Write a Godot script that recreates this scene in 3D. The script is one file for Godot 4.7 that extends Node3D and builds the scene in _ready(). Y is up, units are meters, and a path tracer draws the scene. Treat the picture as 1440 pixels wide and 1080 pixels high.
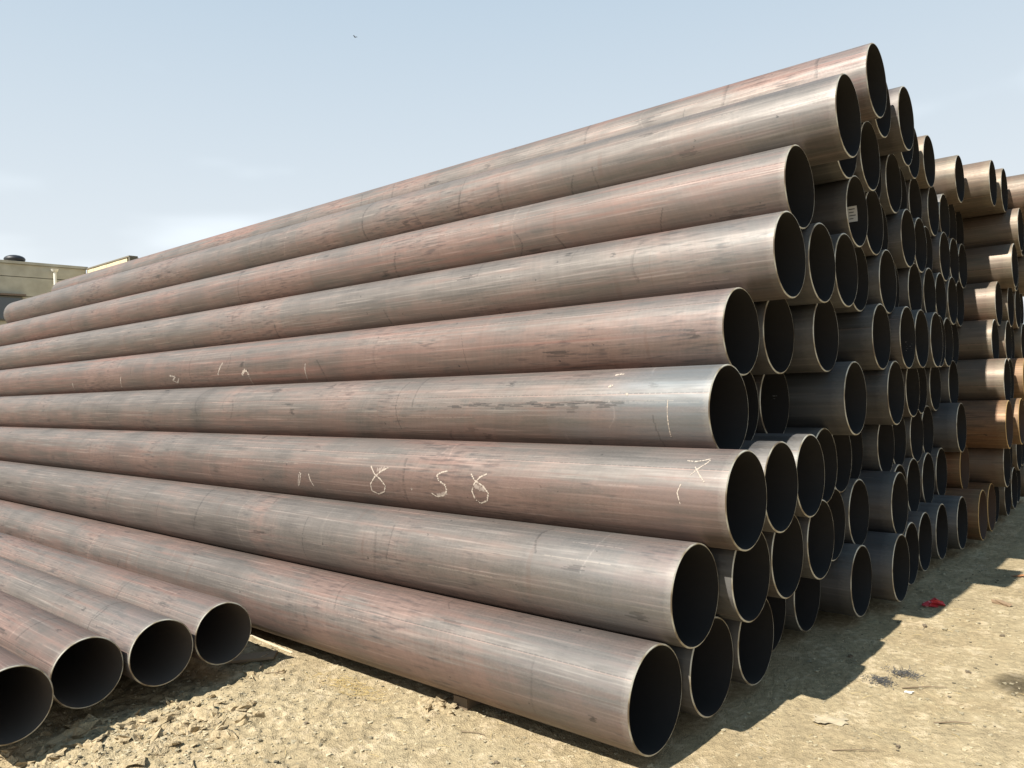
extends Node3D

const R := 0.265            # height of the lowest centres
const RAD := 0.2635         # outer radius of the big pipes
const STEP := 0.54554       # spacing of the pipes in a layer
const RISE := 0.45743       # height from one layer to the next
const ORD := ["first", "second", "third", "fourth", "fifth", "sixth", "seventh", "eighth", "ninth", "tenth", "eleventh", "twelfth", "thirteenth", "fourteenth", "fifteenth", "sixteenth", "seventeenth", "eighteenth", "nineteenth"]

var used := {}
var rng := RandomNumberGenerator.new()
var mats := {}
var relief_far := FastNoiseLite.new()
var relief_mid := FastNoiseLite.new()
var relief_fine := FastNoiseLite.new()
var crust := FastNoiseLite.new()

# ---------------------------------------------------------------- helpers
func numbered(n: String) -> String:
	if not used.has(n):
		used[n] = 0
		return n
	used[n] += 1
	return "%s_%03d" % [n, used[n]]

func part(called: String, mesh: Mesh, mat: Material, parent: Node) -> MeshInstance3D:
	var o := MeshInstance3D.new()
	o.name = called
	o.mesh = mesh
	if mat: o.material_override = mat
	parent.add_child(o, true)
	return o

func thing(called: String, label: String, category: String, group := "") -> Node3D:
	var o := Node3D.new()
	o.name = numbered(called)
	add_child(o, true)
	tag(o, label, category, group)
	return o

func tag(o: Node, label: String, category: String, group := "") -> void:
	o.set_meta("label", label)
	o.set_meta("category", category)
	if group != "": o.set_meta("group", group)

func top(called: String, mesh: Mesh, mat: Material, label: String, category: String, group := "") -> MeshInstance3D:
	var o := part(numbered(called), mesh, mat, self)
	tag(o, label, category, group)
	return o

func lin(r: float, g: float, b: float) -> Color:
	return Color(r, g, b).linear_to_srgb()

func plain(c: Color, rough: float, metal := 0.0) -> StandardMaterial3D:
	var m := StandardMaterial3D.new()
	m.albedo_color = c
	m.roughness = rough
	m.metallic = metal
	m.cull_mode = BaseMaterial3D.CULL_DISABLED
	return m

func noise(noise_seed: int, freq: float, octaves := 3, kind := FastNoiseLite.TYPE_SIMPLEX_SMOOTH) -> FastNoiseLite:
	var n := FastNoiseLite.new()
	n.seed = noise_seed
	n.frequency = freq
	n.noise_type = kind
	n.fractal_octaves = octaves
	return n

func noise_bytes(noise_seed: int, freq: float, w: int, h: int, out_w: int, out_h: int, octaves := 3, normal := true) -> PackedByteArray:
	var im := noise(noise_seed, freq, octaves).get_image(w, h, false, false, normal)
	if w != out_w or h != out_h: im.resize(out_w, out_h, Image.INTERPOLATE_CUBIC)
	return im.get_data()

func array_mesh(v: PackedVector3Array, n: PackedVector3Array, uv: PackedVector2Array, idx: PackedInt32Array, col := PackedColorArray()) -> ArrayMesh:
	var a := []
	a.resize(Mesh.ARRAY_MAX)
	a[Mesh.ARRAY_VERTEX] = v
	if n.size(): a[Mesh.ARRAY_NORMAL] = n
	if uv.size(): a[Mesh.ARRAY_TEX_UV] = uv
	if col.size(): a[Mesh.ARRAY_COLOR] = col
	a[Mesh.ARRAY_INDEX] = idx
	var m := ArrayMesh.new()
	m.add_surface_from_arrays(Mesh.PRIMITIVE_TRIANGLES, a)
	return m

func box(sx: float, sy: float, sz: float) -> BoxMesh:
	var b := BoxMesh.new()
	b.size = Vector3(sx, sy, sz)
	return b

# a surface of revolution about x: profile of (x, radius, normal x, normal r)
func revolve(profile: Array, segs: int, u_scale: float) -> ArrayMesh:
	var v := PackedVector3Array(); var n := PackedVector3Array(); var uv := PackedVector2Array(); var idx := PackedInt32Array()
	for q in profile.size():
		var p = profile[q]
		for s in segs + 1:
			var a := deg_to_rad(225.0) + TAU * s / segs
			v.append(Vector3(p[0], p[1] * sin(a), p[1] * cos(a)))
			n.append(Vector3(p[2], p[3] * sin(a), p[3] * cos(a)).normalized())
			uv.append(Vector2(-p[0] * u_scale, float(s) / segs))
	var w := segs + 1
	for q in range(0, profile.size(), 2):
		for s in segs:
			var a0 := q * w + s
			var b0 := a0 + w
			if (v[a0 + 1] - v[a0]).cross(v[b0] - v[a0]).dot(n[a0]) < 0.0: idx.append_array([a0, a0 + 1, b0, b0, a0 + 1, b0 + 1])
			else: idx.append_array([a0, b0, a0 + 1, b0, b0 + 1, a0 + 1])
	return array_mesh(v, n, uv, idx)

# ---------------------------------------------------------------- steel
# colour of a pipe wall: brown-red oxide and grey mill scale in rings and streaks; the alpha is the roughness
func steel(id: int, rust: float, red: float, blue_end: float, tone: float, lane_from := 0.0, lane_to := 60.0, lane_grey := 0.3, w := 2048, h := 320) -> StandardMaterial3D:
	var blotch := noise_bytes(id * 11 + 1, 0.016, 512, 80, w, h, 4)
	var streak := noise_bytes(id * 11 + 2, 0.07, 40, h, w, h, 4)
	var hair := noise_bytes(id * 11 + 3, 0.30, 56, h, w, h, 3)
	var scuff := noise_bytes(id * 11 + 4, 0.20, w / 6, h, w, h, 3)
	var grain := noise_bytes(id * 11 + 5, 0.4, w, h, w, h, 2)
	var patch := noise_bytes(id * 11 + 9, 0.055, w / 5, h, w, h, 4)
	var ring_n := noise(id * 11 + 6, 0.012, 4)
	var ring_f := noise(id * 11 + 7, 0.09, 2)
	var ring_t := noise(id * 11 + 8, 0.4, 2)
	var ring := PackedFloat32Array(); ring.resize(w)
	var tick := PackedFloat32Array(); tick.resize(w)
	var g := RandomNumberGenerator.new(); g.seed = id * 77 + 5
	var band := 0.0; var band_end := 0
	for x in w:
		tick[x] = ring_t.get_noise_1d(x)
		if x >= band_end:
			band_end = x + g.randi_range(18, 150); band = g.randf_range(-0.30, 0.30)
		ring[x] = ring_n.get_noise_1d(x) * 0.7 + ring_f.get_noise_1d(x) * 0.2 + band
	var out := PackedByteArray(); out.resize(w * h * 4)
	var i := 0
	for y in h:
		var skew := int(14.0 * sin(TAU * y / h + id)) + g.randi_range(0, 1)
		# crown of the pipe where rain and hands left the oxide, as a broad lane
		var phi := 225.0 + 360.0 * y / h
		if phi > 360.0 - 120.0: phi -= 360.0
		for x in w:
			var rx := clampi(x + skew, 0, w - 1)
			var b := blotch[i] / 255.0
			var s := streak[i] / 255.0
			var f := hair[i] / 255.0
			var c := scuff[i] / 255.0
			var e := grain[i] / 255.0
			var ph := phi + (s - 0.5) * 34.0 + (b - 0.5) * 26.0 + (f - 0.5) * 10.0
			var lane := smoothstep(lane_from - 5.0, lane_from + 5.0, ph) * (1.0 - smoothstep(lane_to - 6.0, lane_to + 6.0, ph))
			var t := rust - lane * lane_grey + ring[rx] * 0.42 + (b - 0.5) * 0.80 + (s - 0.5) * 0.42 + (e - 0.5) * 0.08
			# sharp-edged scabs of mill scale
			var pt := smoothstep(0.575, 0.60, patch[i] / 255.0 + (e - 0.5) * 0.05)
			t -= pt * 0.20
			t = clampf((t - 0.5) * 1.15 + 0.5, 0.0, 1.0)
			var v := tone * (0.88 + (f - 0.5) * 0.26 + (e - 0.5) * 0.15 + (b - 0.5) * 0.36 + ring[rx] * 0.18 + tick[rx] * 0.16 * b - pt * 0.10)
			var rr := (0.161 + t * 0.005) * v
			var gg := (0.135 - t * 0.030) * v
			var bb := (0.115 - t * 0.032) * v
			var ro := 0.57 + t * 0.07 + (e - 0.5) * 0.12 + (s - 0.5) * 0.14
			# red oxide lanes
			var q := (s - 0.62) * 3.5 * red * (0.3 + b) * 0.7
			if q > 0.0:
				q = minf(q, 0.75)
				rr += (0.215 - rr) * q; gg += (0.100 - gg) * q; bb += (0.075 - bb) * q; ro += 0.1 * q
			# dark scuffs drawn out along the pipe
			var d := (c - 0.70 + (b - 0.55) * 0.7) * 2.2 * (f * 1.6)
			if d > 0.0:
				d = minf(d, 0.5)
				rr *= 1.0 - d; gg *= 1.0 - d; bb *= 1.0 - d * 0.95; ro += 0.1 * d
			# rubbed, brighter hairlines
			var k := (f - 0.64) * 2.2 * s
			if k > 0.0:
				k = minf(k, 0.5)
				rr += 0.18 * k; gg += 0.16 * k; bb += 0.14 * k; ro -= 0.08 * k
			# heat-blued or ground-bright ends
			if x < 150:
				var en := blue_end * smoothstep(150.0, 20.0, x + (b - 0.5) * 90.0) * (0.35 + s * 0.8)
				rr += (0.15 - rr) * en; gg += (0.172 - gg) * en; bb += (0.182 - bb) * en; ro -= 0.1 * en
				if x < 6:
					var sh := 0.25 * clampf(1.3 - x / 5.0 + (e - 0.5), 0.0, 1.0)
					rr += (0.30 - rr) * sh; gg += (0.27 - gg) * sh; bb += (0.23 - bb) * sh
			out[i * 4] = int(255.0 * pow(maxf(rr, 0.004), 0.4545))
			out[i * 4 + 1] = int(255.0 * pow(maxf(gg, 0.004), 0.4545))
			out[i * 4 + 2] = int(255.0 * pow(maxf(bb, 0.004), 0.4545))
			out[i * 4 + 3] = int(255.0 * clampf(ro, 0.2, 0.95))
			i += 1
	var im := Image.create_from_data(w, h, false, Image.FORMAT_RGBA8, out)
	# roll marks: thin curved lines round the wall, a seam along it
	for m in 44:
		var px := g.randi_range(40, w - 40); var y0 := g.randi_range(0, h - 60); var ln := g.randi_range(20, 110); var cv := g.randf_range(-9, 9)
		var dark := (g.randf_range(0.68, 0.9) if m % 4 > 0 else g.randf_range(1.08, 1.2))
		for y in ln:
			var yy := (y0 + y) % h
			var xx := px + int(cv * sin(PI * y / ln))
			if g.randf() < 0.85:
				for wd in 1 + m % 3:
					var dk := lerpf(1.0, dark, 1.0 if wd == 0 else 0.5)
					var cc := im.get_pixel(xx + wd, yy); im.set_pixel(xx + wd, yy, Color(cc.r * dk, cc.g * dk, cc.b * dk, cc.a))
	for m in 70:
		var px := g.randi_range(10, w - 10); var yy := g.randi_range(0, h - 4); var ln := g.randi_range(1, 4)
		var dark := g.randf_range(0.35, 0.75)
		for y in ln:
			var cc := im.get_pixel(px + y / 2, yy + y % 3); im.set_pixel(px + y / 2, yy + y % 3, Color(cc.r * dark, cc.g * dark, cc.b * dark, cc.a))
	# pale scratches along the pipe, and combs of short dark strokes
	for m in 90:
		var px := g.randi_range(5, w - 170); var yy := g.randi_range(0, h - 1); var ln := g.randi_range(12, 140); var al := g.randf_range(0.10, 0.34)
		for x in ln:
			if g.randf() < 0.15: continue
			var cc := im.get_pixel(px + x, yy); im.set_pixel(px + x, yy, cc.lerp(Color(0.72, 0.66, 0.60, cc.a), al))
	for m in 46:
		var px := g.randi_range(20, w - 120); var y0 := g.randi_range(0, h - 16); var rows := g.randi_range(3, 11)
		comb(im, g, px, y0, rows, g.randi_range(5, 26), g.randf_range(0.12, 0.38))
	if id == 4:   # long dark rub in the middle of the fourth pipe up
		for m in 16: comb(im, g, 70 + m * 12 + g.randi_range(-4, 4), 128 + g.randi_range(-3, 3), 4, 16, 0.34)
	# faint rust runs down the curve of the wall
	for m in 60:
		var px := g.randi_range(20, w - 30); var y0 := g.randi_range(0, h - 1); var ln := g.randi_range(25, 90); var wd := g.randi_range(1, 5); var al := g.randf_range(0.08, 0.26)
		for y in ln:
			for x in wd:
				var qy := (y0 + y) % h; var qx := px + x + y / 40
				var cc := im.get_pixel(qx, qy); im.set_pixel(qx, qy, cc.lerp(Color(0.36, 0.27, 0.23, cc.a), al * sin(PI * y / ln)))
	var ys := int(h * (0.42 + 0.18 * g.randf()))
	for x in w:
		var cc := im.get_pixel(x, ys)
		im.set_pixel(x, ys, cc.lerp(Color(0.62, 0.50, 0.45, cc.a), 0.4 + 0.3 * ring[x]))
		if x % 5 != 0: im.set_pixel(x, ys + 1, cc.darkened(0.22))
	im.generate_mipmaps()
	var tex := ImageTexture.create_from_image(im)
	var mt := StandardMaterial3D.new()
	mt.albedo_texture = tex
	mt.roughness_texture = tex
	mt.roughness_texture_channel = BaseMaterial3D.TEXTURE_CHANNEL_ALPHA
	mt.roughness = 1.0
	mt.metallic = 0.5
	mt.metallic_specular = 0.7
	mt.normal_enabled = true
	mt.normal_texture = mats.dimple
	mt.normal_scale = 0.22
	return mt

func comb(im: Image, g: RandomNumberGenerator, px: int, y0: int, rows: int, ln: int, al: float) -> void:
	for y in rows:
		var off := g.randi_range(-ln / 3, ln / 3)
		var dark := al * g.randf_range(0.4, 1.2)
		for x in g.randi_range(ln / 2, ln):
			var qx := clampi(px + off + x, 0, im.get_width() - 1); var qy := (y0 + y) % im.get_height()
			var cc := im.get_pixel(qx, qy)
			im.set_pixel(qx, qy, Color(cc.r * (1.0 - dark), cc.g * (1.0 - dark), cc.b * (1.0 - dark), cc.a))

func make_dimple() -> ImageTexture:
	var im := noise(900, 0.03, 4).get_seamless_image(512, 512)
	im.convert(Image.FORMAT_RGBA8)
	im.bump_map_to_normal_map(2.0)
	return ImageTexture.create_from_image(im)

var shells := {}
func pipe_meshes(r: float, length: float, wall: float) -> Array:
	var key := "%.3f_%.2f" % [r, length]
	if shells.has(key): return shells[key]
	var ri := r - wall
	var b := 0.004
	var rb := ri + 0.003
	var outer := revolve([[-b, r, 0, 1], [-length + b, r, 0, 1]], 96, 1.0 / 15.2)
	var bore := revolve([[0, ri, 0, -1], [-length, ri, 0, -1]], 80, 1.0 / 2.0)
	var n := Vector2(r - rb, b).normalized()
	var near := revolve([[-b, r, n.x, n.y], [0, rb, n.x, n.y], [0, rb, 1, 0], [0, ri, 1, 0]], 96, 4.0)
	var far := revolve([[-length + b, r, -n.x, n.y], [-length, rb, -n.x, n.y], [-length, rb, -1, 0], [-length, ri, -1, 0]], 48, 4.0)
	shells[key] = [outer, bore, near, far]
	return shells[key]

func make_pipe(at: Vector3, r: float, length: float, wall: float, mat: Material, bore_mat: Material, rim_mat: Material, turn: float, label: String, group: String) -> Node3D:
	var t := thing("steel_pipe", label, "pipe", group)
	t.position = at
	t.rotation.x = turn
	var m := pipe_meshes(r, length, wall)
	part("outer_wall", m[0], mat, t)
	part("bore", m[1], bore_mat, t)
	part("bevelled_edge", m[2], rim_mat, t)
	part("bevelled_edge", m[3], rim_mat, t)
	return t

# a ragged chalk stroke lying on a pipe: points of (x, degrees round the pipe)
func stroke(pts: Array, r: float, width: float, pipe_x: float, noise_seed: int) -> ArrayMesh:
	var g := RandomNumberGenerator.new(); g.seed = noise_seed
	var c := Curve3D.new()
	for i in pts.size():
		var p := Vector3(pts[i][0] - pipe_x, deg_to_rad(pts[i][1]) * r, 0)
		var a := Vector3(pts[maxi(i - 1, 0)][0] - pipe_x, deg_to_rad(pts[maxi(i - 1, 0)][1]) * r, 0)
		var b := Vector3(pts[mini(i + 1, pts.size() - 1)][0] - pipe_x, deg_to_rad(pts[mini(i + 1, pts.size() - 1)][1]) * r, 0)
		c.add_point(p, (a - b) / 6.0, (b - a) / 6.0)
	var ln := c.get_baked_length()
	var k := maxi(8, int(ln / 0.004))
	var v := PackedVector3Array(); var n := PackedVector3Array(); var idx := PackedInt32Array()
	var wn := noise(noise_seed + 500, 0.35, 2)
	for i in k + 1:
		var p := c.sample_baked(ln * i / k)
		var d := (c.sample_baked(minf(ln, ln * i / k + 0.004)) - c.sample_baked(maxf(0, ln * i / k - 0.004))).normalized()
		var s := Vector3(-d.y, d.x, 0) * width * 0.5 * clampf(0.85 + wn.get_noise_1d(i) * 0.9, 0.2, 1.4)
		for e in [-1.0, 1.0]:
			var q: Vector3 = p + s * e * g.randf_range(0.85, 1.05)
			var ang := q.y / r
			v.append(Vector3(q.x, (r + 0.0012) * sin(ang), (r + 0.0012) * cos(ang)))
			n.append(Vector3(0, sin(ang), cos(ang)))
		if i > 0 and wn.get_noise_1d(i * 1.7 + 300.0) > -0.38:
			var a0 := i * 2 - 2
			if (v[a0 + 1] - v[a0]).cross(v[a0 + 2] - v[a0]).dot(n[a0]) < 0.0: idx.append_array([a0, a0 + 1, a0 + 2, a0 + 2, a0 + 1, a0 + 3])
			else: idx.append_array([a0, a0 + 2, a0 + 1, a0 + 2, a0 + 3, a0 + 1])
	return array_mesh(v, n, PackedVector2Array(), idx)

func chalk(pipe: Node3D, pts: Array, width: float, mat: Material, noise_seed: int, r := RAD) -> void:
	var o := part("chalk_mark", stroke(pts, r, width, pipe.position.x, noise_seed), mat, pipe)
	o.rotation.x = -pipe.rotation.x

# ---------------------------------------------------------------- ground
func ground_height(x: float, z: float) -> float:
	var d := relief_far.get_noise_2d(x, z) * 0.016 + relief_mid.get_noise_2d(x, z) * 0.008
	d *= lerpf(1.0, 0.45, smoothstep(-0.6, 0.3, x))
	var rough := lerpf(0.0045, 0.0026, smoothstep(-0.6, 0.3, x)) + 0.010 * smoothstep(1.5, 0.4, Vector2((x + 2.25) * 0.9, z - 1.35).length())
	rough += 0.006 * smoothstep(0.5, 0.1, Vector2(x + 1.4, (z - 0.22) * 1.6).length()) + 0.006 * smoothstep(0.5, 0.1, Vector2(x + 2.9, z - 0.4).length())
	var c := crust.get_noise_2d(x, z)
	d += relief_fine.get_noise_2d(x, z) * rough + maxf(0.0, c + 0.25) * rough * 1.6
	# hollow under the ends of the small pipes
	d -= 0.035 * smoothstep(0.55, 0.1, absf(x + 3.05)) * smoothstep(0.25, 0.7, z) * smoothstep(3.2, 2.2, z)
	# bedded flat under the big stack
	var under := smoothstep(0.12, -0.15, z) * smoothstep(0.25, -0.1, x)
	d = lerpf(d, -0.004, under * 0.9)
	var beyond := smoothstep(6.0, 14.0, Vector2(x, z).length())
	return lerpf(d, d * 2.0, beyond) - 0.067

func axis(fine_lo: float, fine_hi: float, step: float) -> PackedFloat32Array:
	var lo := []
	var s := step
	var p := fine_lo
	while p > -700.0:
		s = minf(s * 1.22, 60.0); p -= s; lo.push_front(p)
	var out := PackedFloat32Array(lo)
	var k := int(round((fine_hi - fine_lo) / step))
	for i in k + 1: out.append(fine_lo + i * step)
	p = fine_hi; s = step
	while p < 700.0:
		s = minf(s * 1.22, 60.0); p += s; out.append(p)
	return out

func build_ground() -> void:
	relief_far = noise(41, 0.45, 3); relief_mid = noise(42, 2.2, 3); relief_fine = noise(43, 9.0, 4); crust = noise(44, 5.5, 3)
	crust.fractal_type = FastNoiseLite.FRACTAL_RIDGED
	var tint := noise(45, 0.8, 4)
	var tint_b := noise(46, 3.5, 3)
	var xs := axis(-3.6, 1.9, 0.016)
	var zs := axis(-4.2, 2.3, 0.018)
	var nx := xs.size(); var nz := zs.size()
	var v := PackedVector3Array(); var uv := PackedVector2Array(); var col := PackedColorArray(); var idx := PackedInt32Array(); var nor := PackedVector3Array()
	v.resize(nx * nz); uv.resize(nx * nz); col.resize(nx * nz); nor.resize(nx * nz)
	var i := 0
	for zi in nz:
		var z := zs[zi]
		for xi in nx:
			var x := xs[xi]
			v[i] = Vector3(x, ground_height(x, z), z)
			uv[i] = Vector2(x, z) / 1.9
			var a := 1.0 + tint.get_noise_2d(x, z) * 0.16 + tint_b.get_noise_2d(x, z) * 0.14
			# soft-edged dark patch near the right edge of the yard, and a trodden darker strip by the small pipes
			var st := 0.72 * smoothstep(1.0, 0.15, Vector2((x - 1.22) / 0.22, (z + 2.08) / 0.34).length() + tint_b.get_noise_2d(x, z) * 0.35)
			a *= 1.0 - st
			var w := tint.get_noise_2d(x + 40.0, z) * 0.05
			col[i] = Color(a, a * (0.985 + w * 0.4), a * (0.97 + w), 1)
			i += 1
	for zi in nz:
		for xi in nx:
			var x0 := maxi(xi - 1, 0); var x1 := mini(xi + 1, nx - 1); var z0 := maxi(zi - 1, 0); var z1 := mini(zi + 1, nz - 1)
			var dx := (v[zi * nx + x1].y - v[zi * nx + x0].y) / (xs[x1] - xs[x0])
			var dz := (v[z1 * nx + xi].y - v[z0 * nx + xi].y) / (zs[z1] - zs[z0])
			nor[zi * nx + xi] = Vector3(-dx, 1, -dz).normalized()
	for zi in nz - 1:
		for xi in nx - 1:
			var a := zi * nx + xi
			idx.append_array([a, a + 1, a + nx, a + nx, a + 1, a + nx + 1])
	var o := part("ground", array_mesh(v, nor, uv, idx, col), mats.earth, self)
	o.set_meta("kind", "structure")
	o.set_meta("label", "trodden pale yellow dirt of the pipe yard")

func earth_material() -> StandardMaterial3D:
	var n := 1024
	var coarse := noise(60, 0.006, 5).get_seamless_image(n, n).get_data()
	var mid := noise(61, 0.03, 4).get_seamless_image(n, n).get_data()
	var fine := noise(62, 0.16, 3).get_seamless_image(n, n).get_data()
	var cell := noise(63, 0.035, 2, FastNoiseLite.TYPE_CELLULAR).get_seamless_image(n, n).get_data()
	var out := PackedByteArray(); out.resize(n * n * 4)
	var hgt := PackedByteArray(); hgt.resize(n * n)
	for i in n * n:
		var a := coarse[i] / 255.0; var b := mid[i] / 255.0; var c := fine[i] / 255.0; var d := cell[i] / 255.0
		var v := 0.82 + (a - 0.5) * 0.24 + (b - 0.5) * 0.34 + (c - 0.5) * 0.30
		var pale := clampf((b + a - 1.12) * 3.0, 0.0, 1.0)
		var dark := clampf((0.30 - c) * 5.0, 0.0, 1.0) * clampf((0.55 - b) * 5.0, 0.0, 1.0)
		var rr := lerpf(0.374, 0.420, pale) * v * (1.0 - 0.5 * dark)
		var gg := lerpf(0.300, 0.342, pale) * v * (1.0 - 0.52 * dark)
		var bb := lerpf(0.181, 0.223, pale) * v * (1.0 - 0.5 * dark)
		out[i * 4] = int(255.0 * clampf(pow(rr, 0.4545), 0, 1)); out[i * 4 + 1] = int(255.0 * clampf(pow(gg, 0.4545), 0, 1)); out[i * 4 + 2] = int(255.0 * clampf(pow(bb, 0.4545), 0, 1)); out[i * 4 + 3] = 255
		hgt[i] = int(255.0 * clampf(b * 0.5 + c * 0.42 + d * 0.12, 0, 1))
	var im := Image.create_from_data(n, n, false, Image.FORMAT_RGBA8, out)
	# bits of straw and dark specks trodden into the dirt
	var g := RandomNumberGenerator.new(); g.seed = 64
	for k in 900:
		var p := Vector2(g.randf() * n, g.randf() * n); var d := Vector2.from_angle(g.randf() * TAU); var ln := g.randi_range(3, 16)
		var c := Color(0.90, 0.82, 0.60) if g.randf() < 0.45 else Color(0.40, 0.33, 0.24)
		for s in ln:
			d = d.rotated(g.randf_range(-0.12, 0.12)); p += d
			var px := posmod(int(p.x), n); var py := posmod(int(p.y), n)
			im.set_pixel(px, py, im.get_pixel(px, py).lerp(c, 0.6))
	for k in 1500:
		var px := g.randi_range(0, n - 3); var py := g.randi_range(0, n - 3); var c := Color(0.30, 0.25, 0.19) if g.randf() < 0.6 else Color(0.93, 0.88, 0.74)
		for s in g.randi_range(1, 6):
			var qx := px + g.randi_range(0, 2); var qy := py + g.randi_range(0, 2)
			im.set_pixel(qx, qy, im.get_pixel(qx, qy).lerp(c, 0.65))
	im.generate_mipmaps()
	var nm := Image.create_from_data(n, n, false, Image.FORMAT_L8, hgt)
	nm.convert(Image.FORMAT_RGBA8)
	nm.bump_map_to_normal_map(7.0)
	var m := StandardMaterial3D.new()
	m.albedo_texture = ImageTexture.create_from_image(im)
	m.normal_enabled = true
	m.normal_texture = ImageTexture.create_from_image(nm)
	m.normal_scale = 1.0
	m.roughness = 0.95
	m.metallic_specular = 0.2
	m.vertex_color_use_as_albedo = true
	return m

# a broken lump: a squashed, faceted ball
func lump(lump_seed: int, sx: float, sy: float, sz: float, rough: float, rings := 6, sides := 9) -> ArrayMesh:
	var n := noise(lump_seed, 1.1, 2)
	var st := SurfaceTool.new()
	st.begin(Mesh.PRIMITIVE_TRIANGLES)
	st.set_smooth_group(-1)
	var p := []
	for i in rings + 1:
		var row := []
		for j in sides:
			var th := PI * i / rings; var ph := TAU * (j + 0.5 * (i % 2)) / sides
			var d := Vector3(sin(th) * cos(ph), cos(th), sin(th) * sin(ph))
			var k := 1.0 + rough * n.get_noise_3dv(d * 1.6 + Vector3(lump_seed, 0, 0)) * 1.8
			d = Vector3(signf(d.x) * pow(absf(d.x), 0.75), signf(d.y) * pow(absf(d.y), 0.6), signf(d.z) * pow(absf(d.z), 0.75)) * k
			row.append(Vector3(d.x * sx, d.y * sy, d.z * sz))
		p.append(row)
	for i in rings:
		for j in sides:
			var a = p[i][j]; var b = p[i][(j + 1) % sides]; var c = p[i + 1][j]; var d = p[i + 1][(j + 1) % sides]
			for q in ([a, b, c, c, b, d]):
				st.set_uv(Vector2(q.x + q.y, q.z + q.y) * 0.6)
				st.add_vertex(q)
	st.generate_normals()
	return st.commit()

# a bent stalk as a thin square tube through points
func stalk(pts: Array, w0: float, w1: float) -> ArrayMesh:
	var st := SurfaceTool.new()
	st.begin(Mesh.PRIMITIVE_TRIANGLES)
	add_stalk(st, pts, w0, w1)
	st.generate_normals()
	return st.commit()

func add_stalk(st: SurfaceTool, pts: Array, w0: float, w1: float, sides := 5) -> void:
	var rings := []
	for i in pts.size():
		var d: Vector3 = (pts[mini(i + 1, pts.size() - 1)] - pts[maxi(i - 1, 0)]).normalized()
		var s := d.cross(Vector3.UP if absf(d.y) < 0.9 else Vector3.RIGHT).normalized()
		var u := s.cross(d)
		var w := lerpf(w0, w1, float(i) / (pts.size() - 1))
		var row := []
		for k in sides: row.append(pts[i] + (s * cos(TAU * k / sides) + u * sin(TAU * k / sides)) * w)
		rings.append(row)
	for i in rings.size() - 1:
		for k in sides:
			var a = rings[i][k]; var b = rings[i][(k + 1) % sides]; var c = rings[i + 1][k]; var d = rings[i + 1][(k + 1) % sides]
			for q in [a, c, b, b, c, d]: st.add_vertex(q)

func on_ground(x: float, z: float, lift := 0.0) -> Vector3:
	# places were measured for ground level with the pipe bottoms; the yard lies 67 mm lower
	x -= (1.88 - x) * 0.036
	z -= (3.28 - z) * 0.036
	return Vector3(x, ground_height(x, z) + lift, z)

# ---------------------------------------------------------------- sky
func cloud_cover() -> ImageTexture:
	var w := 1024; var h := 512
	var n := noise(71, 0.9, 5); var m := noise(72, 2.6, 4)
	var im := Image.create(w, h, false, Image.FORMAT_RGBAF)
	for y in h:
		var el := PI * (0.5 - (y + 0.5) / h)
		for x in w:
			var az := TAU * x / w
			var d := Vector3(cos(az) * cos(el), sin(el), sin(az) * cos(el))
			var k := 0.0
			if d.y > 0.01:
				var q := Vector3(d.x * 1.1, d.y * 5.2, d.z * 1.1)
				k = clampf((n.get_noise_3dv(q) + 0.30 * m.get_noise_3dv(q) - 0.02) * 1.5, 0, 1)
				k *= smoothstep(0.01, 0.12, d.y) * smoothstep(0.75, 0.3, d.y) * 0.55
			im.set_pixel(x, y, Color(0.42, 0.44, 0.45, k))
	return ImageTexture.create_from_image(im)

# ---------------------------------------------------------------- the scene
func _ready() -> void:
	rng.seed = 20240
	var cam := Camera3D.new()
	cam.name = "camera"
	cam.fov = 53.21
	cam.near = 0.05
	cam.far = 3000.0
	add_child(cam)
	cam.position = Vector3(1.88132, 1.84912, 3.28248)
	cam.rotation = Vector3(-0.0038046, 0.7027509, -0.0367775)
	cam.current = true

	var sky_mat := ProceduralSkyMaterial.new()
	sky_mat.sky_top_color = lin(0.045, 0.160, 0.285)
	sky_mat.sky_horizon_color = lin(0.465, 0.485, 0.495)
	sky_mat.sky_curve = 0.6
	sky_mat.ground_bottom_color = lin(0.20, 0.165, 0.10)
	sky_mat.ground_horizon_color = lin(0.28, 0.25, 0.18)
	sky_mat.sky_cover = cloud_cover()
	sky_mat.sun_angle_max = 12.0
	var env := Environment.new()
	env.background_mode = Environment.BG_SKY
	env.sky = Sky.new()
	env.sky.sky_material = sky_mat
	env.background_energy_multiplier = 1.0
	env.tonemap_mode = Environment.TONE_MAPPER_LINEAR
	env.tonemap_exposure = 1.95
	env.sdfgi_enabled = true
	env.ssao_enabled = true
	env.ssil_enabled = true
	var we := WorldEnvironment.new()
	we.name = "world_environment"
	we.environment = env
	add_child(we)

	var sun := DirectionalLight3D.new()
	sun.name = "sun"
	sun.light_energy = 1.6
	sun.light_color = Color(1.0, 0.98, 0.945)
	sun.light_angular_distance = 0.53
	sun.shadow_enabled = true
	add_child(sun)
	var from := Vector3(-0.125, 1.0, 0.80)
	sun.look_at_from_position(from, Vector3.ZERO, Vector3.FORWARD)

	mats.dimple = make_dimple()
	mats.earth = earth_material()
	build_ground()
	build_warehouse()
	build_big_stack()
	build_bearers()
	build_small_row()
	build_litter()

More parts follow.
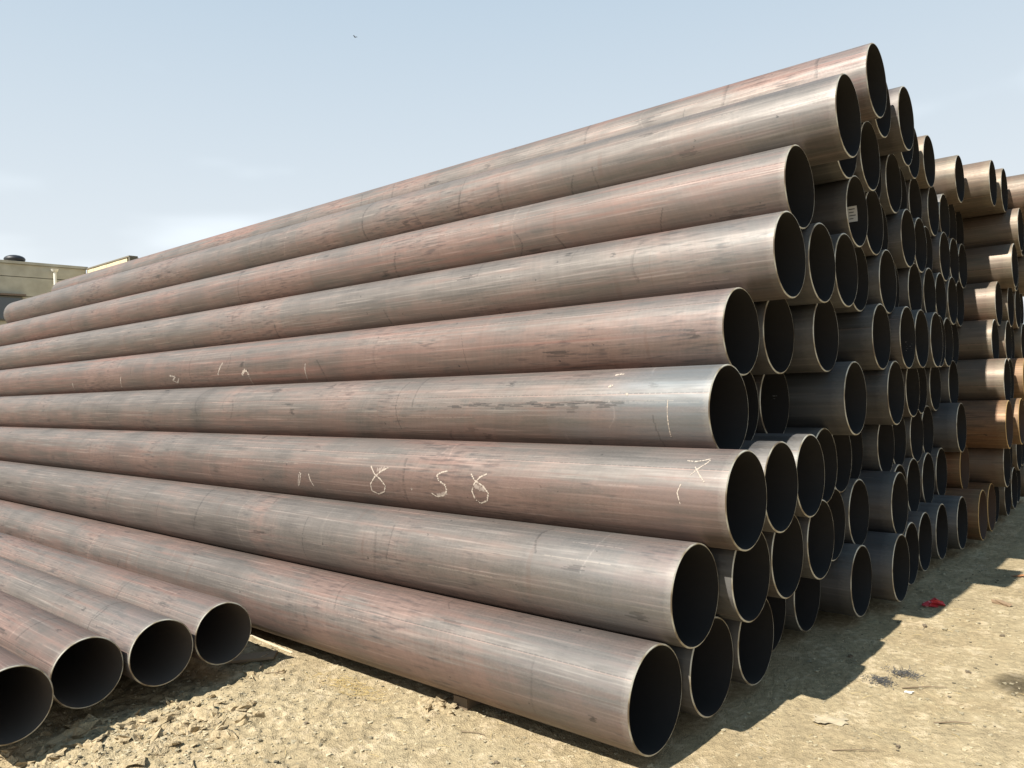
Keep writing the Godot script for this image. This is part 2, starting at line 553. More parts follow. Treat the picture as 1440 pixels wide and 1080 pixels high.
func build_warehouse() -> void:
	var render := plain(Color(0.60, 0.585, 0.50), 0.9)
	var nt := NoiseTexture2D.new()
	nt.noise = noise(81, 0.02, 4); nt.width = 512; nt.height = 512; nt.seamless = true
	var ramp := Gradient.new(); ramp.colors = PackedColorArray([Color(0.60, 0.585, 0.53), Color(0.69, 0.675, 0.62)]); nt.color_ramp = ramp
	render.albedo_color = Color.WHITE
	render.albedo_texture = nt
	render.uv1_triplanar = true; render.uv1_world_triplanar = true; render.uv1_scale = Vector3(0.15, 0.15, 0.15)
	var dark := plain(Color(0.33, 0.33, 0.31), 0.8)
	var cream := plain(Color(0.80, 0.74, 0.60), 0.9)
	var w := thing("warehouse", "olive grey concrete warehouse with flat roof behind the left end of the stack", "building")
	w.position = Vector3(-32, 0, -9.7)
	# the wing that faces the yard: panel courses
	var courses := [[0.0, 1.85], [1.86, 3.70], [3.71, 5.86], [5.87, 6.62], [6.63, 7.12]]
	for i in courses.size():
		var c = courses[i]
		for k in 6:
			var b := part("wall_panel", box(0.30, c[1] - c[0] - 0.015, 4.985), render, w)
			b.position = Vector3(-0.15 - 0.004 * i, (c[0] + c[1]) / 2, 2.5 + 5.0 * k - 0.0)
	var core := part("wall", box(11.0, 7.05, 30.0), dark, w); core.position = Vector3(-5.85, 3.525, 15.0)
	var roof := part("roof", box(11.6, 0.10, 30.2), render, w); roof.position = Vector3(-5.75, 7.175, 15.05)
	# strip of dark windows under the eaves course
	for k in 7:
		var f := part("window", box(0.08, 0.95, 1.5), dark, w); f.position = Vector3(0.045, 5.36, 3.15 + 1.62 * k)
		var gl := part("pane", box(0.03, 0.82, 1.36), plain(Color(0.27, 0.29, 0.31), 0.15), f); gl.position = Vector3(0.04, 0, 0)
	var lintel := part("lintel", box(0.16, 0.07, 12.2), plain(Color(0.42, 0.37, 0.33), 0.9), w); lintel.position = Vector3(0.083, 5.90, 8.4)
	# roof ventilator: a low dark dome
	var dome := SphereMesh.new(); dome.radius = 0.37; dome.height = 0.34; dome.radial_segments = 24; dome.rings = 10; dome.is_hemisphere = false
	var v := part("roof_ventilator", dome, plain(Color(0.10, 0.10, 0.12), 0.5), w); v.position = Vector3(-0.45, 7.36, 2.46)
	var vb := CylinderMesh.new(); vb.top_radius = 0.30; vb.bottom_radius = 0.33; vb.height = 0.22
	var vv := part("ventilator_base", vb, plain(Color(0.35, 0.35, 0.36), 0.6), v); vv.position = Vector3(0, -0.16, 0)
	# white vent stack on the wall
	var st := CylinderMesh.new(); st.top_radius = 0.055; st.bottom_radius = 0.055; st.height = 2.2
	var s := part("vent_pipe", st, plain(Color(0.85, 0.84, 0.80), 0.5), w); s.position = Vector3(0.25, 5.82, 1.28)
	var cp := CylinderMesh.new(); cp.top_radius = 0.14; cp.bottom_radius = 0.10; cp.height = 0.10
	var cap := part("vent_cap", cp, plain(Color(0.82, 0.81, 0.77), 0.5), s); cap.position = Vector3(0, 1.12, 0)
	# the return wing, in full sun
	for k in 6:
		var b := part("wall_panel", box(0.618, 7.1, 0.28), cream, w); b.position = Vector3(0.33 + 0.63 * k, 3.55, -0.16 - 0.004 * (k % 2))
	var back := part("wall", box(3.76, 7.0, 6.0), render, w); back.position = Vector3(1.9, 3.5, -3.32)
	var cope := part("coping", box(4.05, 0.055, 0.33), plain(Color(0.45, 0.42, 0.36), 0.9), w); cope.position = Vector3(2.0, 7.14, -0.166)
	var post := part("corner_post", box(0.14, 7.1, 0.33), plain(Color(0.36, 0.34, 0.29), 0.9), w); post.position = Vector3(4.03, 3.55, -0.163)

func build_big_stack() -> void:
	# x of the near end of every pipe, layer by layer from the ground, column by column from the front
	var ends := [
		[-0.045, -0.01, 0.01, -0.12, -0.07, 0.14, 0.28, 0.23, 0.22, 0.25, 0.325, 0.42, 0.42, 0.38, 0.43, 0.43, 0.40, 0.44],
		[0.043, 0.11, 0.11, 0.13, 0.04, 0.06, 0.22, 0.09, 0.08, 0.09, 0.10, 0.22, 0.54, 0.45, 0.42, 0.46, 0.43],
		[0.211, 0.19, 0.17, 0.08, 0.02, -0.05, 0.06, 0.03, 0.06, 0.04, 0.25, 0.61, 0.66, 0.48, 0.50, 0.42, 0.51],
		[0.006, -0.15, -0.15, 0.22, 0.05, 0.22, 0.04, 0.10, 0.05, 0.07, 0.14, 0.57, 0.53, 0.62, 0.50, 0.55],
		[-0.021, 0.0, 0.12, -0.06, 0.195, 0.26, 0.25, 0.26, 0.18, 0.15, 0.11, 0.43, 0.49, 0.45, 0.52, 0.46],
		[0.188, 0.20, 0.19, 0.115, 0.19, 0.08, 0.15, 0.16, 0.15, 0.16, 0.13, 0.44, 0.49, 0.50, 0.47],
		[0.169, -0.05, 0.20, 0.17, 0.07, 0.17, 0.15, 0.09, 0.15, 0.14, 0.13, 0.58, 0.52, 0.60, 0.55],
		[0.400, 0.215, 0.23, 0.10, 0.13, 0.05, 0.06, 0.11, 0.11, 0.08, 0.06, 0.62, 0.57, 0.66],
		[-99.0, 0.367, 0.26, 0.31, 0.18, 0.11, 0.14, -99.0, 0.22, 0.46, 0.50, 0.92, 0.80, 0.85]]
	var nudge := [0.0, -0.008, -0.017, -0.018, -0.015, -0.006, 0.005, 0.010, 0.016]
	# rust, red lanes, blued end, tone of the nine pipes that make the front flank
	var looks := [[0.85, 0.35, 0.15, 0.96, 8.0, 56.0, 0.62], [0.40, 0.2, 0.25, 0.94, -20.0, 70.0, 0.10], [0.92, 0.35, 0.10, 0.96, 16.0, 82.0, 0.66], [0.76, 0.15, 0.75, 0.98, 4.0, 95.0, 0.5], [0.86, 0.75, 0.25, 0.98, 22.0, 62.0, 0.5], [0.60, 0.3, 0.25, 0.98, -4.0, 72.0, 0.42], [0.80, 0.8, 0.1, 1.03, 24.0, 100.0, 0.42], [0.56, 0.35, 0.15, 0.98, 0.0, 62.0, 0.3], [0.78, 0.9, 0.2, 1.05, -12.0, 34.0, 0.5]]
	var front_labels := [
		"reddish brown pipe lowest of the front flank, its end nearest the camera",
		"grey steel pipe resting on the lowest front pipe, second up the front flank",
		"red-brown pipe with chalked numerals 8 . 5 8, third up the front flank",
		"steel pipe with a blue-grey end and a chalk tick, fourth up the front flank",
		"rusty red pipe with faint chalk marks along its middle, fifth up the front flank",
		"grey-brown steel pipe, sixth up the front flank, above the rusty red one",
		"pinkish brown pipe with red stripes by its end, seventh up the front flank",
		"grey pipe with red smears by its end, eighth up the front flank",
		"pipe with a red top edge, front one of the topmost layer against the sky"]
	var bore := plain(lin(0.012, 0.0098, 0.0085), 0.78, 0.0)  # near-black: dark scale with the shade inside the pipe put in
	var rim := plain(lin(0.37, 0.335, 0.25), 0.55, 0.2)
	mats.rim_noise = rim_noise()
	rim.albedo_color = Color.WHITE; rim.albedo_texture = mats.rim_noise
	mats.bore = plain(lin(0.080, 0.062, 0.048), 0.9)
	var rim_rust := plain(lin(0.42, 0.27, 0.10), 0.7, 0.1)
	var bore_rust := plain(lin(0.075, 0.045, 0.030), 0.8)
	var front := []
	for k in 9: front.append(steel(k + 1, looks[k][0], looks[k][1], looks[k][2], looks[k][3], looks[k][4], looks[k][5], looks[k][6]))
	var shaded_steels := [steel(21, 0.55, 0.1, 0.4, 0.48, 0.0, 60.0, 0.2, 1024, 256), steel(22, 0.9, 0.25, 0.15, 0.50, 0.0, 60.0, 0.2, 1024, 256), steel(23, 0.7, 0.1, 0.4, 0.42, 0.0, 60.0, 0.2, 1024, 256)]  # steel darkened to put the shade within the stack into the colour
	var tan := steel(25, 0.62, 0.2, 0.1, 0.98, 0.0, 60.0, 0.2, 1024, 256)  # lit copy: full tone kept for the far ends in sun
	tan.albedo_color = Color(1.0, 0.97, 0.88)
	var orange := steel(24, 0.95, 0.5, 0.0, 1.05, 0.0, 60.0, 0.2, 1024, 256)
	orange.albedo_color = Color(1.0, 0.90, 0.70)
	mats.rim = rim
	var rusty := ["0_11", "0_12", "1_11", "2_11", "2_12", "3_13"]
	var lengths := [15.2, 14.9, 15.35, 15.05]
	var named := {}
	for k in 9:
		for j in ends[k].size():
			var ex: float = ends[k][j]
			if ex < -50.0: continue
			var jig := 0.0 if j == 0 else rng.randf_range(-0.003, 0.003)
			var at := Vector3(ex, R + k * RISE, -(k * 0.5 + j) * STEP + (nudge[k] if j == 0 else nudge[k] * 0.25 + jig))
			if k == 8: at.z = -(k * 0.5 + j) * STEP + (0.014 if j < 5 else -0.006)
			var key := "%d_%d" % [k, j]
			var is_front: bool = j == 0 or (k == 8 and j == 1)
			var orange_one := rusty.has(key)
			var mat: Material = front[k] if is_front else (orange if orange_one else (tan if j >= 11 or (k == 8 and j > 5) else shaded_steels[rng.randi_range(0, 2)]))
			var turn := 0.0 if is_front else rng.randf() * TAU
			var label: String
			if is_front: label = front_labels[k]
			else:
				var look := "orange-rusted" if orange_one else ("tan-brown steel" if j >= 11 or (k == 8 and j > 5) else "shade-darkened grey-brown steel")
				var place: String = "ground" if k == 0 else ORD[k]
				label = "%s pipe, %s from the front in the %s layer of the big stack" % [look, ORD[j if k < 8 else j - (1 if j < 7 else 2)], place]
			var ln: float = 15.2 if is_front else lengths[rng.randi_range(0, 3)]
			if k == 7 and j == 0: ln = 15.3
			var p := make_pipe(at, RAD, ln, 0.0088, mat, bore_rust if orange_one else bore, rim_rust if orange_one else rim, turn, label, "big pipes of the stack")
			named[key] = p
	# chalk on the front flank
	var white := plain(lin(0.34, 0.285, 0.235), 0.95)
	var faded := plain(lin(0.27, 0.225, 0.19), 0.95)
	var p2: Node3D = named["2_0"]
	chalk(p2, [[-2.542, 19.2], [-2.492, 7.4], [-2.424, -0.5], [-2.377, -10.4], [-2.407, -20.6], [-2.48, -25.8], [-2.544, -21.3], [-2.542, -9.4], [-2.485, 3.2], [-2.419, 12.5], [-2.345, 18.9]], 0.0115, white, 1)
	chalk(p2, [[-2.108, -10.2], [-2.097, -13.1]], 0.014, faded, 2)
	chalk(p2, [[-1.752, 19.4], [-1.801, 17.3], [-1.847, 12.7], [-1.827, 5.0], [-1.765, -1.4], [-1.755, -9.4], [-1.796, -17.3], [-1.867, -19.7], [-1.907, -15.1]], 0.0115, white, 3)
	chalk(p2, [[-1.535, 17.7], [-1.499, 8.9], [-1.426, 2.2], [-1.382, -7.2], [-1.404, -18.4], [-1.469, -23.9], [-1.507, -18.1], [-1.523, -6.1], [-1.503, 3.9], [-1.454, 14.0], [-1.397, 19.3]], 0.0115, white, 4)
	chalk(p2, [[-3.405, -1.0], [-3.43, -14.0], [-3.47, -24.9]], 0.014, faded, 5)
	chalk(p2, [[-3.3, -1.3], [-3.29, -12.0], [-3.266, -21.9]], 0.012, faded, 6)
	chalk(p2, [[-0.046, 53.9], [0.004, 53.0], [0.053, 56.0], [0.078, 58.5]], 0.008, white, 7)
	chalk(p2, [[0.002, 34.1], [0.034, 42.6], [0.071, 51.5], [0.083, 57.2]], 0.008, white, 8)
	chalk(p2, [[0.014, 45.0], [0.05, 35.0], [0.086, 26.5]], 0.008, white, 9)
	chalk(p2, [[-0.042, 22.4], [-0.058, 12.7], [-0.038, -0.9]], 0.007, white, 10)
	chalk(p2, [[-3.419, 0.6], [-3.485, -26.8]], 0.010, faded, 11)
	chalk(p2, [[-3.295, -6.3], [-3.265, -23.4]], 0.010, faded, 12)
	var smear := plain(lin(0.215, 0.172, 0.145), 0.95)
	for q in [[-2.47, 14.0, -2.38, 17.0], [-1.86, -18.5, -1.76, -12.0], [-1.50, 2.0, -1.40, -3.0]]:
		chalk(p2, [[q[0], q[1]], [(q[0] + q[2]) / 2, (q[1] + q[3]) / 2 - 1.0], [q[2], q[3]]], 0.034, smear, int(absf(q[0]) * 100), RAD - 0.0006)
	var p3: Node3D = named["3_0"]
	chalk(p3, [[-0.665, 35.7], [-0.650, 37.5], [-0.636, 38.6]], 0.018, white, 13)
	chalk(p3, [[-0.661, 58.1], [-0.63, 60.0], [-0.602, 60.1]], 0.020, white, 14)
	chalk(p3, [[-0.533, 25.6], [-0.513, 24.0]], 0.014, white, 15)
	chalk(p3, [[-0.245, 16.6], [-0.246, -0.4], [-0.246, -14.2], [-0.248, -31.3]], 0.007, white, 16)
	var p4: Node3D = named["4_0"]
	chalk(p4, [[-7.959, -3.4], [-8.042, -33.8]], 0.022, faded, 17)
	chalk(p4, [[-6.697, -9.1], [-6.565, -13.0], [-6.648, -21.6], [-6.567, -28.7], [-6.498, -18.3]], 0.022, faded, 18)
	chalk(p4, [[-5.529, 12.0], [-5.597, -3.5], [-5.64, -15.1]], 0.020, faded, 19)
	chalk(p4, [[-5.177, -18.6], [-5.121, -8.9], [-5.059, -11.5], [-5.061, -19.5]], 0.034, white, 20)
	chalk(p4, [[-5.061, -21.2], [-5.067, -42.8]], 0.014, faded, 21)
	chalk(p4, [[-9.508, -10.5], [-9.543, -33.5]], 0.018, faded, 22)
	chalk(p4, [[-4.095, -11.1], [-4.112, -31.4]], 0.014, faded, 23)
	chalk(p4, [[-4.074, -3.4], [-4.125, -39.1]], 0.010, faded, 24)
	# chalk, a white spot and a sticker inside the bores
	var ri := RAD - 0.0100
	chalk(named["4_5"], [[0.175, -171.7], [0.198, -176.0], [0.185, -163.0], [0.20, -157.0], [0.175, -153.0]], 0.012, white, 25, ri)
	chalk(named["4_5"], [[0.235, -172.0], [0.215, -163.0], [0.235, -154.0], [0.228, -165.0]], 0.012, white, 26, ri)
	var spot := part("white_spot", stroke([[-0.25, 169.0], [-0.252, 173.0], [-0.248, 178.5]], ri, 0.028, named["3_2"].position.x, 27), plain(lin(0.85, 0.85, 0.82), 0.9), named["3_2"])
	spot.rotation.x = -named["3_2"].rotation.x
	var sticker := sticker_mesh(0.054, 0.127, 158.9, 186.0, ri - 0.0005, named["6_2"].position.x)
	var so := part("paper_label", sticker, plain(lin(0.62, 0.60, 0.56), 0.9), named["6_2"])
	so.rotation.x = -named["6_2"].rotation.x
	var ink := plain(lin(0.10, 0.10, 0.10), 0.9)
	for r in 4:
		var line := part("print", sticker_mesh(0.066, 0.066 + [0.045, 0.036, 0.048, 0.03][r], 163.0 + 5.5 * r, 164.6 + 5.5 * r, ri - 0.0015, named["6_2"].position.x), ink, so)
		line.rotation.x = 0.0

func rim_noise() -> NoiseTexture2D:
	var t := NoiseTexture2D.new()
	t.noise = noise(950, 0.035, 4); t.width = 256; t.height = 256; t.seamless = true
	var r := Gradient.new()
	r.offsets = PackedFloat32Array([0.2, 0.42, 0.58, 0.8])
	r.colors = PackedColorArray([lin(0.13, 0.095, 0.06), lin(0.27, 0.225, 0.155), lin(0.36, 0.33, 0.26), lin(0.46, 0.44, 0.38)])
	t.color_ramp = r
	return t

func sticker_mesh(x0: float, x1: float, a0: float, a1: float, r: float, px: float) -> ArrayMesh:
	var v := PackedVector3Array(); var n := PackedVector3Array(); var idx := PackedInt32Array()
	for i in 9:
		var a := deg_to_rad(lerpf(a0, a1, i / 8.0))
		for x in [x0, x1]:
			v.append(Vector3(x - px, r * sin(a), r * cos(a))); n.append(Vector3(0, -sin(a), -cos(a)))
		if i > 0: idx.append_array([i * 2 - 2, i * 2 - 1, i * 2, i * 2, i * 2 - 1, i * 2 + 1])
	return array_mesh(v, n, PackedVector2Array(), idx)

func build_small_row() -> void:
	var spots := [[-2.925, 0.668], [-2.907, 1.092], [-2.944, 1.510], [-2.781, 1.949], [-2.83, 2.372]]
	var labels := ["small reddish grey pipe of the low row, the one beside the big stack", "small grey pipe with pale streaks, second of the low row from the big stack", "small rusty red pipe, third of the low row from the big stack", "small rusty pipe at the left edge of the photo, cut off by the frame", "small rusty pipe, outermost of the low row, outside the frame"]
	var m := [steel(31, 0.80, 0.4, 0.1, 1.05, 20.0, 75.0, 0.4), steel(32, 0.42, 0.2, 0.25, 1.05, 10.0, 90.0, 0.25), steel(33, 0.95, 0.5, 0.0, 1.0, 40.0, 80.0, 0.3)]
	for i in 4:
		make_pipe(Vector3(spots[i][0], 0.24, spots[i][1]), 0.203, 12.0, 0.0075, m[[0, 1, 2, 2][i]], mats.bore, mats.rim, [0.0, 0.35, 0.0, 0.8][i], labels[i], "small pipes of the low row")
	var timber := plain(Color(0.36, 0.29, 0.21), 0.9)
	for i in 3:
		var t := top("timber_bearer", box(0.12, 0.106, 2.0), timber, ["timber bearer under the small pipes close to their near ends", "timber bearer under the middle of the small pipes", "timber bearer under the far part of the small pipes"][i], "timber", "timber bearers")
		t.position = Vector3(-3.75 - i * 4.6, -0.016, 1.32)

func build_bearers() -> void:
	var timber := plain(Color(0.40, 0.34, 0.27), 0.9)
	var where := ["nearest the camera", "second from its near end", "third from its near end", "by its far end"]
	for i in 4:
		var t := top("timber_bearer", box(0.11, 0.075, 10.2), timber, "long timber bearer under the big stack, " + where[i], "timber", "timber bearers")
		t.position = Vector3(-1.32 - i * 4.1, -0.0385, -5.02)

func build_litter() -> void:
	# dry mud broken out by the small pipes
	var clod_mat := plain(lin(0.40, 0.315, 0.185), 0.96)
	clod_mat.albedo_color = Color(1.0, 0.985, 0.96)
	clod_mat.albedo_texture = mats.earth.albedo_texture
	clod_mat.normal_enabled = true; clod_mat.normal_texture = mats.earth.normal_texture; clod_mat.normal_scale = 0.8
	var shapes := []
	for k in 7: shapes.append(lump(300 + k, 0.05, [0.020, 0.014, 0.026, 0.011, 0.018, 0.030, 0.013][k], 0.036, 0.85, 5, 8))
	var g := RandomNumberGenerator.new(); g.seed = 91
	var placed := []
	var tries := 0
	while placed.size() < 96 and tries < 6000:
		tries += 1
		var a := g.randf()
		var base := Vector2(-2.72, 1.95).lerp(Vector2(-2.30, 1.02), a) if g.randf() < 0.7 else Vector2(-2.25, 1.25)
		var p := base + Vector2(g.randfn(0.0, 0.20), g.randfn(0.0, 0.16))
		if p.x < -2.95 or p.x > -1.75 or p.y > 2.25 or p.y < 0.72: continue
		var s := clampf(absf(g.randfn(0.0, 0.55)) + 0.35, 0.35, 1.7)
		var ok := true
		for q in placed:
			if Vector2(q.x, q.y).distance_to(p) < 0.026 * (s + q.z): ok = false
		if not ok: continue
		placed.append(Vector3(p.x, p.y, s))
	for q in placed:
		var big: bool = q.z > 1.0
		var o := top("mud_clod", shapes[g.randi_range(0, 6)], clod_mat, "flaky clod of dry mud broken up beside the small pipe ends" if not big else "larger flaky clod of dry mud beside the small pipe ends", "clod", "broken mud clods" if not big else "larger mud clods")
		o.position = on_ground(q.x, q.y, 0.001 * q.z)
		o.rotation = Vector3(g.randf_range(-0.5, 0.5), g.randf() * TAU, g.randf_range(-0.5, 0.5))
		o.scale = Vector3.ONE * q.z
	# clods by the foot of the lowest front pipe
	for q in [[-1.36, 0.20, 1.1], [-1.30, 0.25, 0.7], [-1.42, 0.27, 0.8], [-1.24, 0.22, 0.5], [-1.33, 0.33, 0.5], [-1.18, 0.30, 0.6], [-2.2, 0.42, 0.6], [-2.12, 0.50, 0.45], [-2.55, 0.50, 0.8], [-2.66, 0.62, 0.9]]:
		var o := top("mud_clod", shapes[g.randi_range(0, 6)], clod_mat, "small dirt clod at the foot of the lowest front pipe", "clod", "clods at the foot of the stack")
		o.position = on_ground(q[0], q[1], 0.006); o.rotation = Vector3(g.randf_range(-0.4, 0.4), g.randf() * TAU, 0); o.scale = Vector3.ONE * q[2]
	# crumbs and grit nobody could count
	var crumb := lump(330, 0.010, 0.006, 0.008, 0.6, 3, 6)
	var mm := MultiMesh.new()
	mm.transform_format = MultiMesh.TRANSFORM_3D
	mm.use_colors = true
	mm.mesh = crumb
	var spots := []
	for i in 5000:
		var p: Vector2
		var u := g.randf()
		if u < 0.35: p = Vector2(-2.4, 1.4) + Vector2(g.randfn(0, 0.42), g.randfn(0, 0.42))
		elif u < 0.72: p = Vector2(g.randf_range(-3.2, 0.4), g.randf_range(0.12, 1.6))
		else: p = Vector2(g.randf_range(0.1, 1.8), g.randf_range(-4.8, 0.2))
		spots.append(p)
	mm.instance_count = spots.size()
	for i in spots.size():
		var s := clampf(absf(g.randfn(0, 0.5)) + 0.18, 0.18, 2.2)
		var b := Basis(Vector3.UP, g.randf() * TAU).scaled(Vector3(s, s * g.randf_range(0.5, 1.1), s))
		mm.set_instance_transform(i, Transform3D(b, on_ground(spots[i].x, spots[i].y, 0.001)))
		var c := g.randf_range(0.55, 1.25)
		if g.randf() < 0.10: c *= 0.35
		mm.set_instance_color(i, Color(0.35 * c, 0.295 * c, 0.19 * c))
	var grit := MultiMeshInstance3D.new()
	grit.name = "grit"
	grit.multimesh = mm
	var gm := plain(Color.WHITE, 0.95); gm.vertex_color_use_as_albedo = true
	grit.material_override = gm
	add_child(grit, true)
	grit.set_meta("kind", "stuff"); tag(grit, "crumbs of dirt and grit scattered over the yard", "grit")
	# straw
	var st := SurfaceTool.new(); st.begin(Mesh.PRIMITIVE_TRIANGLES)
	for i in 300:
		var p := Vector2(-1.98, 0.37) + Vector2(g.randfn(0, 0.17), g.randfn(0, 0.045)) if i < 210 else Vector2(g.randf_range(-3.0, 1.4), g.randf_range(0.15, 1.5))
		if i > 260: p = Vector2(g.randf_range(0.3, 1.5), g.randf_range(-3.4, 0.0))
		straw(st, g, p, g.randf_range(0.02, 0.075), 0.0011)
	st.generate_normals()
	var so := top("straw", st.commit(), plain(lin(0.50, 0.37, 0.15), 0.8), "loose yellow straw strewn on the dirt in front of the stack", "straw")
	so.set_meta("kind", "stuff")
	# twigs by the end of the small pipe next to the stack
	var bark := plain(lin(0.16, 0.115, 0.07), 0.9)
	var pale := plain(lin(0.46, 0.36, 0.22), 0.85)
	var twigs := [[[-2.83, 0.46], [-2.66, 0.58], 0.007, bark, "dark dry twig lying between the small pipe and the lowest big pipe", 0.02],
		[[-2.70, 0.60], [-2.50, 0.50], 0.0045, bark, "thin dark twig crossing the bundle by the small pipe", 0.012],
		[[-2.78, 0.62], [-2.60, 0.66], 0.006, pale, "pale split twig beside the small pipe end", 0.012],
		[[-2.95, 0.30], [-2.80, 0.48], 0.003, pale, "thin pale stalk leaning up beside the small pipe end", 0.05],
		[[0.70, -1.48], [0.90, -1.62], 0.004, bark, "thin brown twig on the dirt right of the ash heap", 0.004],
		[[0.94, -1.10], [1.09, -1.19], 0.005, bark, "short brown stick on the dirt at the lower right", 0.004],
		[[0.62, -0.50], [0.80, -0.62], 0.003, bark, "thin twig on the dirt at the bottom right", 0.003],
		[[-0.98, 0.42], [-0.86, 0.37], 0.003, bark, "small dark twig before the lowest front pipe", 0.003]]
	for t in twigs:
		var a := on_ground(t[0][0], t[0][1], 0.005); var b := on_ground(t[1][0], t[1][1], 0.005 + t[5])
		var m := (a + b) / 2 + Vector3(0.012, 0.006, -0.01)
		var o := top("twig", stalk([Vector3.ZERO, m - a, b - a], t[2], t[2] * 0.5), t[3], t[4], "twig")
		o.position = a
	var board := top("wood_scrap", box(0.34, 0.018, 0.11), plain(lin(0.20, 0.145, 0.09), 0.9), "flat scrap of brown board between the small pipe end and the big stack", "board")
	board.position = on_ground(-2.93, 0.47, 0.012); board.rotation = Vector3(0.06, 0.75, 0.05)
	var sunlit_strip := top("sunlit_strip", box(0.62, 0.008, 0.014), plain(lin(0.55, 0.46, 0.33), 0.85), "thin pale strip added as a sunlit sliver at the foot of the lowest front pipe", "sunlit_strip")  # pale strip added for the sliver of sunlit dirt between two shadows
	sunlit_strip.position = on_ground(-3.10, 0.215, 0.006); sunlit_strip.rotation.y = -0.06
	# two tufts of grey ash on the dirt
	for q in [[0.575, -1.50, 0.085, "grey clump of burnt ash on the dirt, nearer of two"], [0.665, -1.68, 0.10, "grey clump of burnt ash on the dirt, farther of two"]]:
		var s2 := SurfaceTool.new(); s2.begin(Mesh.PRIMITIVE_TRIANGLES)
		for i in 170:
			var d: Vector2 = Vector2(g.randfn(0, 0.42), g.randfn(0, 0.34)) * q[2]
			var a := Vector3(d.x, g.randf_range(0.0, 0.016), d.y)
			var e := a + Vector3(g.randf_range(-1, 1), g.randf_range(-0.1, 0.8), g.randf_range(-1, 1)).normalized() * g.randf_range(0.010, 0.026)
			add_stalk(s2, [a, (a + e) / 2 + Vector3(0, 0.003, 0), e], 0.0022, 0.0012, 4)
		s2.generate_normals()
		var o := top("ash_clump", s2.commit(), plain(lin(0.07, 0.068, 0.066), 0.9), q[3], "ash")
		o.position = on_ground(q[0], q[1], 0.002)
	# crumpled red wrapper at the edge of the shade
	var red := top("crumpled_wrapper", lump(360, 0.062, 0.028, 0.034, 1.3, 6, 10), plain(lin(0.42, 0.030, 0.035), 0.45), "crumpled red wrapper on the dirt at the edge of the shade", "wrapper")
	red.position = on_ground(0.50, -3.25, 0.018); red.rotation.y = 0.7
	var flap := part("torn_flap", lump(361, 0.030, 0.012, 0.022, 1.2, 5, 8), plain(lin(0.55, 0.22, 0.20), 0.5), red); flap.position = Vector3(-0.055, -0.004, 0.015)
	# a torn flat piece of paper and a piece of board
	var pap := plain(lin(0.36, 0.30, 0.20), 0.9)
	var po := top("torn_paper", sheet(0.17, 0.085, 370), pap, "torn pale piece of paper pressed into the dirt at lower right", "paper"); po.position = on_ground(0.51, -0.83, 0.008); po.rotation.y = 0.5
	var bo := top("bark_piece", lump(372, 0.075, 0.014, 0.028, 0.5, 5, 9), plain(lin(0.20, 0.135, 0.08), 0.9), "brown piece of bark lying in the sun at the right edge", "bark"); bo.position = on_ground(0.91, -3.57, 0.010); bo.rotation.y = -0.6
	var lf := top("dry_leaf", sheet(0.09, 0.06, 374), plain(lin(0.33, 0.15, 0.06), 0.8), "curled brown leaf on the dirt by the farthest shadow steps", "leaf"); lf.position = on_ground(0.90, -4.55, 0.012)
	var wf := top("paper_flake", sheet(0.055, 0.03, 376), plain(lin(0.72, 0.70, 0.64), 0.9), "white flake of paper beside the ash clumps", "paper"); wf.position = on_ground(0.74, -1.44, 0.006)
	# a bird far up in the haze
	var bs := SurfaceTool.new(); bs.begin(Mesh.PRIMITIVE_TRIANGLES)
	add_stalk(bs, [Vector3(-0.10, 0, 0), Vector3(-0.05, 0.01, 0), Vector3(0.03, 0.005, 0), Vector3(0.12, 0, 0)], 0.022, 0.012, 6)
	bs.generate_normals()
	var bird := thing("bird", "tiny dark bird flying high in the sky", "bird")
	bird.position = Vector3(-40.59, 26.35, -31.29)
	var bm := plain(lin(0.02, 0.02, 0.022), 0.9)
	part("body", bs.commit(), bm, bird)
	for sgn in [-1.0, 1.0]:
		var wg := part("wing", sheet(0.09, 0.17, 379), bm, bird); wg.position = Vector3(-0.01, 0.02, sgn * 0.09); wg.rotation.x = -sgn * 0.45
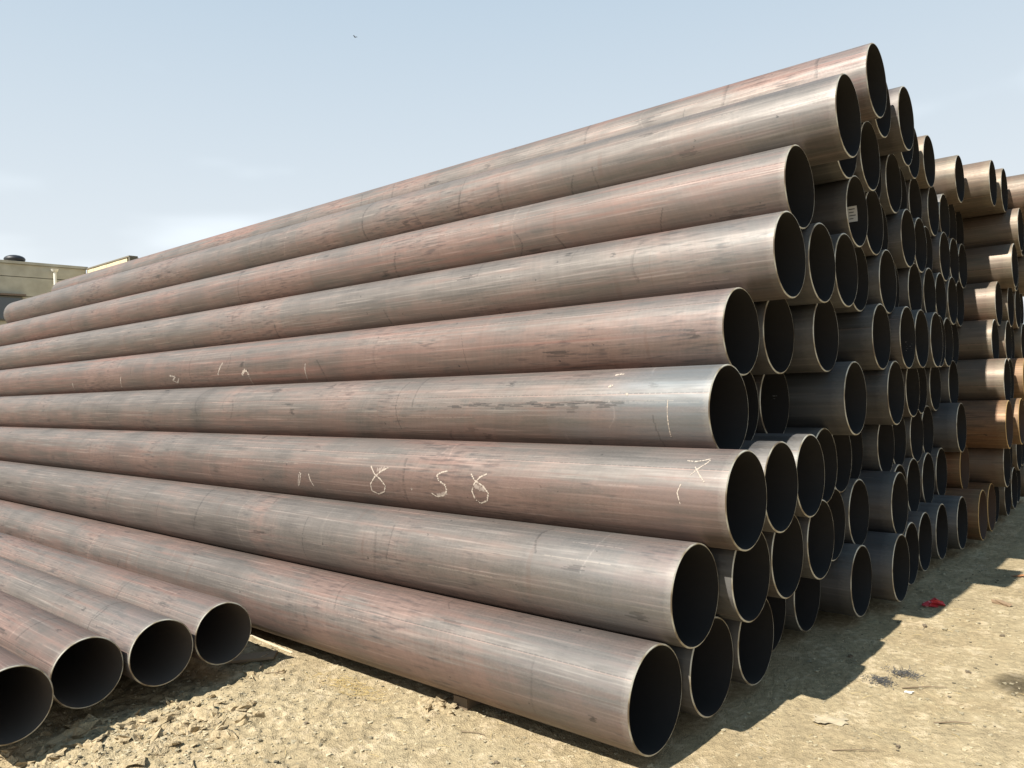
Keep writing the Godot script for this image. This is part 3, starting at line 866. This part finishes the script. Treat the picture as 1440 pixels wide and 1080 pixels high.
	# a few countable stones
	for q in [[0.56, -2.70, 1.0, "dark stone just outside the shade, below the red wrapper"], [0.32, -1.82, 0.9, "dark stone lying in the shade of the stack"], [1.02, -2.75, 0.7, "small brown stone in the sun at the right"], [0.95, -1.95, 0.8, "small dark stone left of the dark patch"], [0.86, -0.72, 0.6, "small stone in the sun near the bottom right corner"], [-0.62, 0.55, 0.6, "small stone on the dirt before the near end of the lowest pipe"], [-1.75, 0.85, 0.7, "small stone in the middle of the sunny dirt strip"]]:
		var o := top("stone", lump(380 + int(q[2] * 10), 0.022, 0.012, 0.017, 0.5, 5, 8), plain(lin(0.13, 0.10, 0.065), 0.9), q[3], "stone")
		o.position = on_ground(q[0], q[1], 0.004); o.scale = Vector3.ONE * q[2]; o.rotation.y = q[0] * 9.0

func straw(st: SurfaceTool, g: RandomNumberGenerator, p: Vector2, ln: float, w: float) -> void:
	var d := Vector2.from_angle(g.randf() * TAU) * ln * 0.5
	var a := on_ground(p.x - d.x, p.y - d.y, 0.002 + g.randf() * 0.008)
	var b := on_ground(p.x + d.x, p.y + d.y, 0.002 + g.randf() * 0.008)
	add_stalk(st, [a, (a + b) / 2 + Vector3(g.randf_range(-0.004, 0.004), 0.004, 0), b], w, w * 0.7, 3)

# a crumpled thin sheet with a ragged outline and real thickness
func sheet(sx: float, sz: float, sheet_seed: int) -> ArrayMesh:
	var n := noise(sheet_seed, 9.0, 2)
	var st := SurfaceTool.new()
	st.begin(Mesh.PRIMITIVE_TRIANGLES)
	var k := 9
	var up := []; var dn := []
	for i in k:
		var ra := []; var rb := []
		for j in k:
			var u := (i / float(k - 1) - 0.5) * sx; var w := (j / float(k - 1) - 0.5) * sz
			if i == 0 or i == k - 1: u *= 1.0 + 0.5 * n.get_noise_2d(w * 3.0, i)
			if j == 0 or j == k - 1: w *= 1.0 + 0.6 * n.get_noise_2d(u * 3.0, j + 20)
			var y := n.get_noise_2d(u * 1.5, w * 1.5) * 0.012
			ra.append(Vector3(u, y, w)); rb.append(Vector3(u, y - 0.0012, w))
		up.append(ra); dn.append(rb)
	for i in k - 1:
		for j in k - 1:
			for q in [up[i][j], up[i + 1][j], up[i][j + 1], up[i][j + 1], up[i + 1][j], up[i + 1][j + 1], dn[i][j], dn[i][j + 1], dn[i + 1][j], dn[i + 1][j], dn[i][j + 1], dn[i + 1][j + 1]]: st.add_vertex(q)
	st.generate_normals()
	return st.commit()
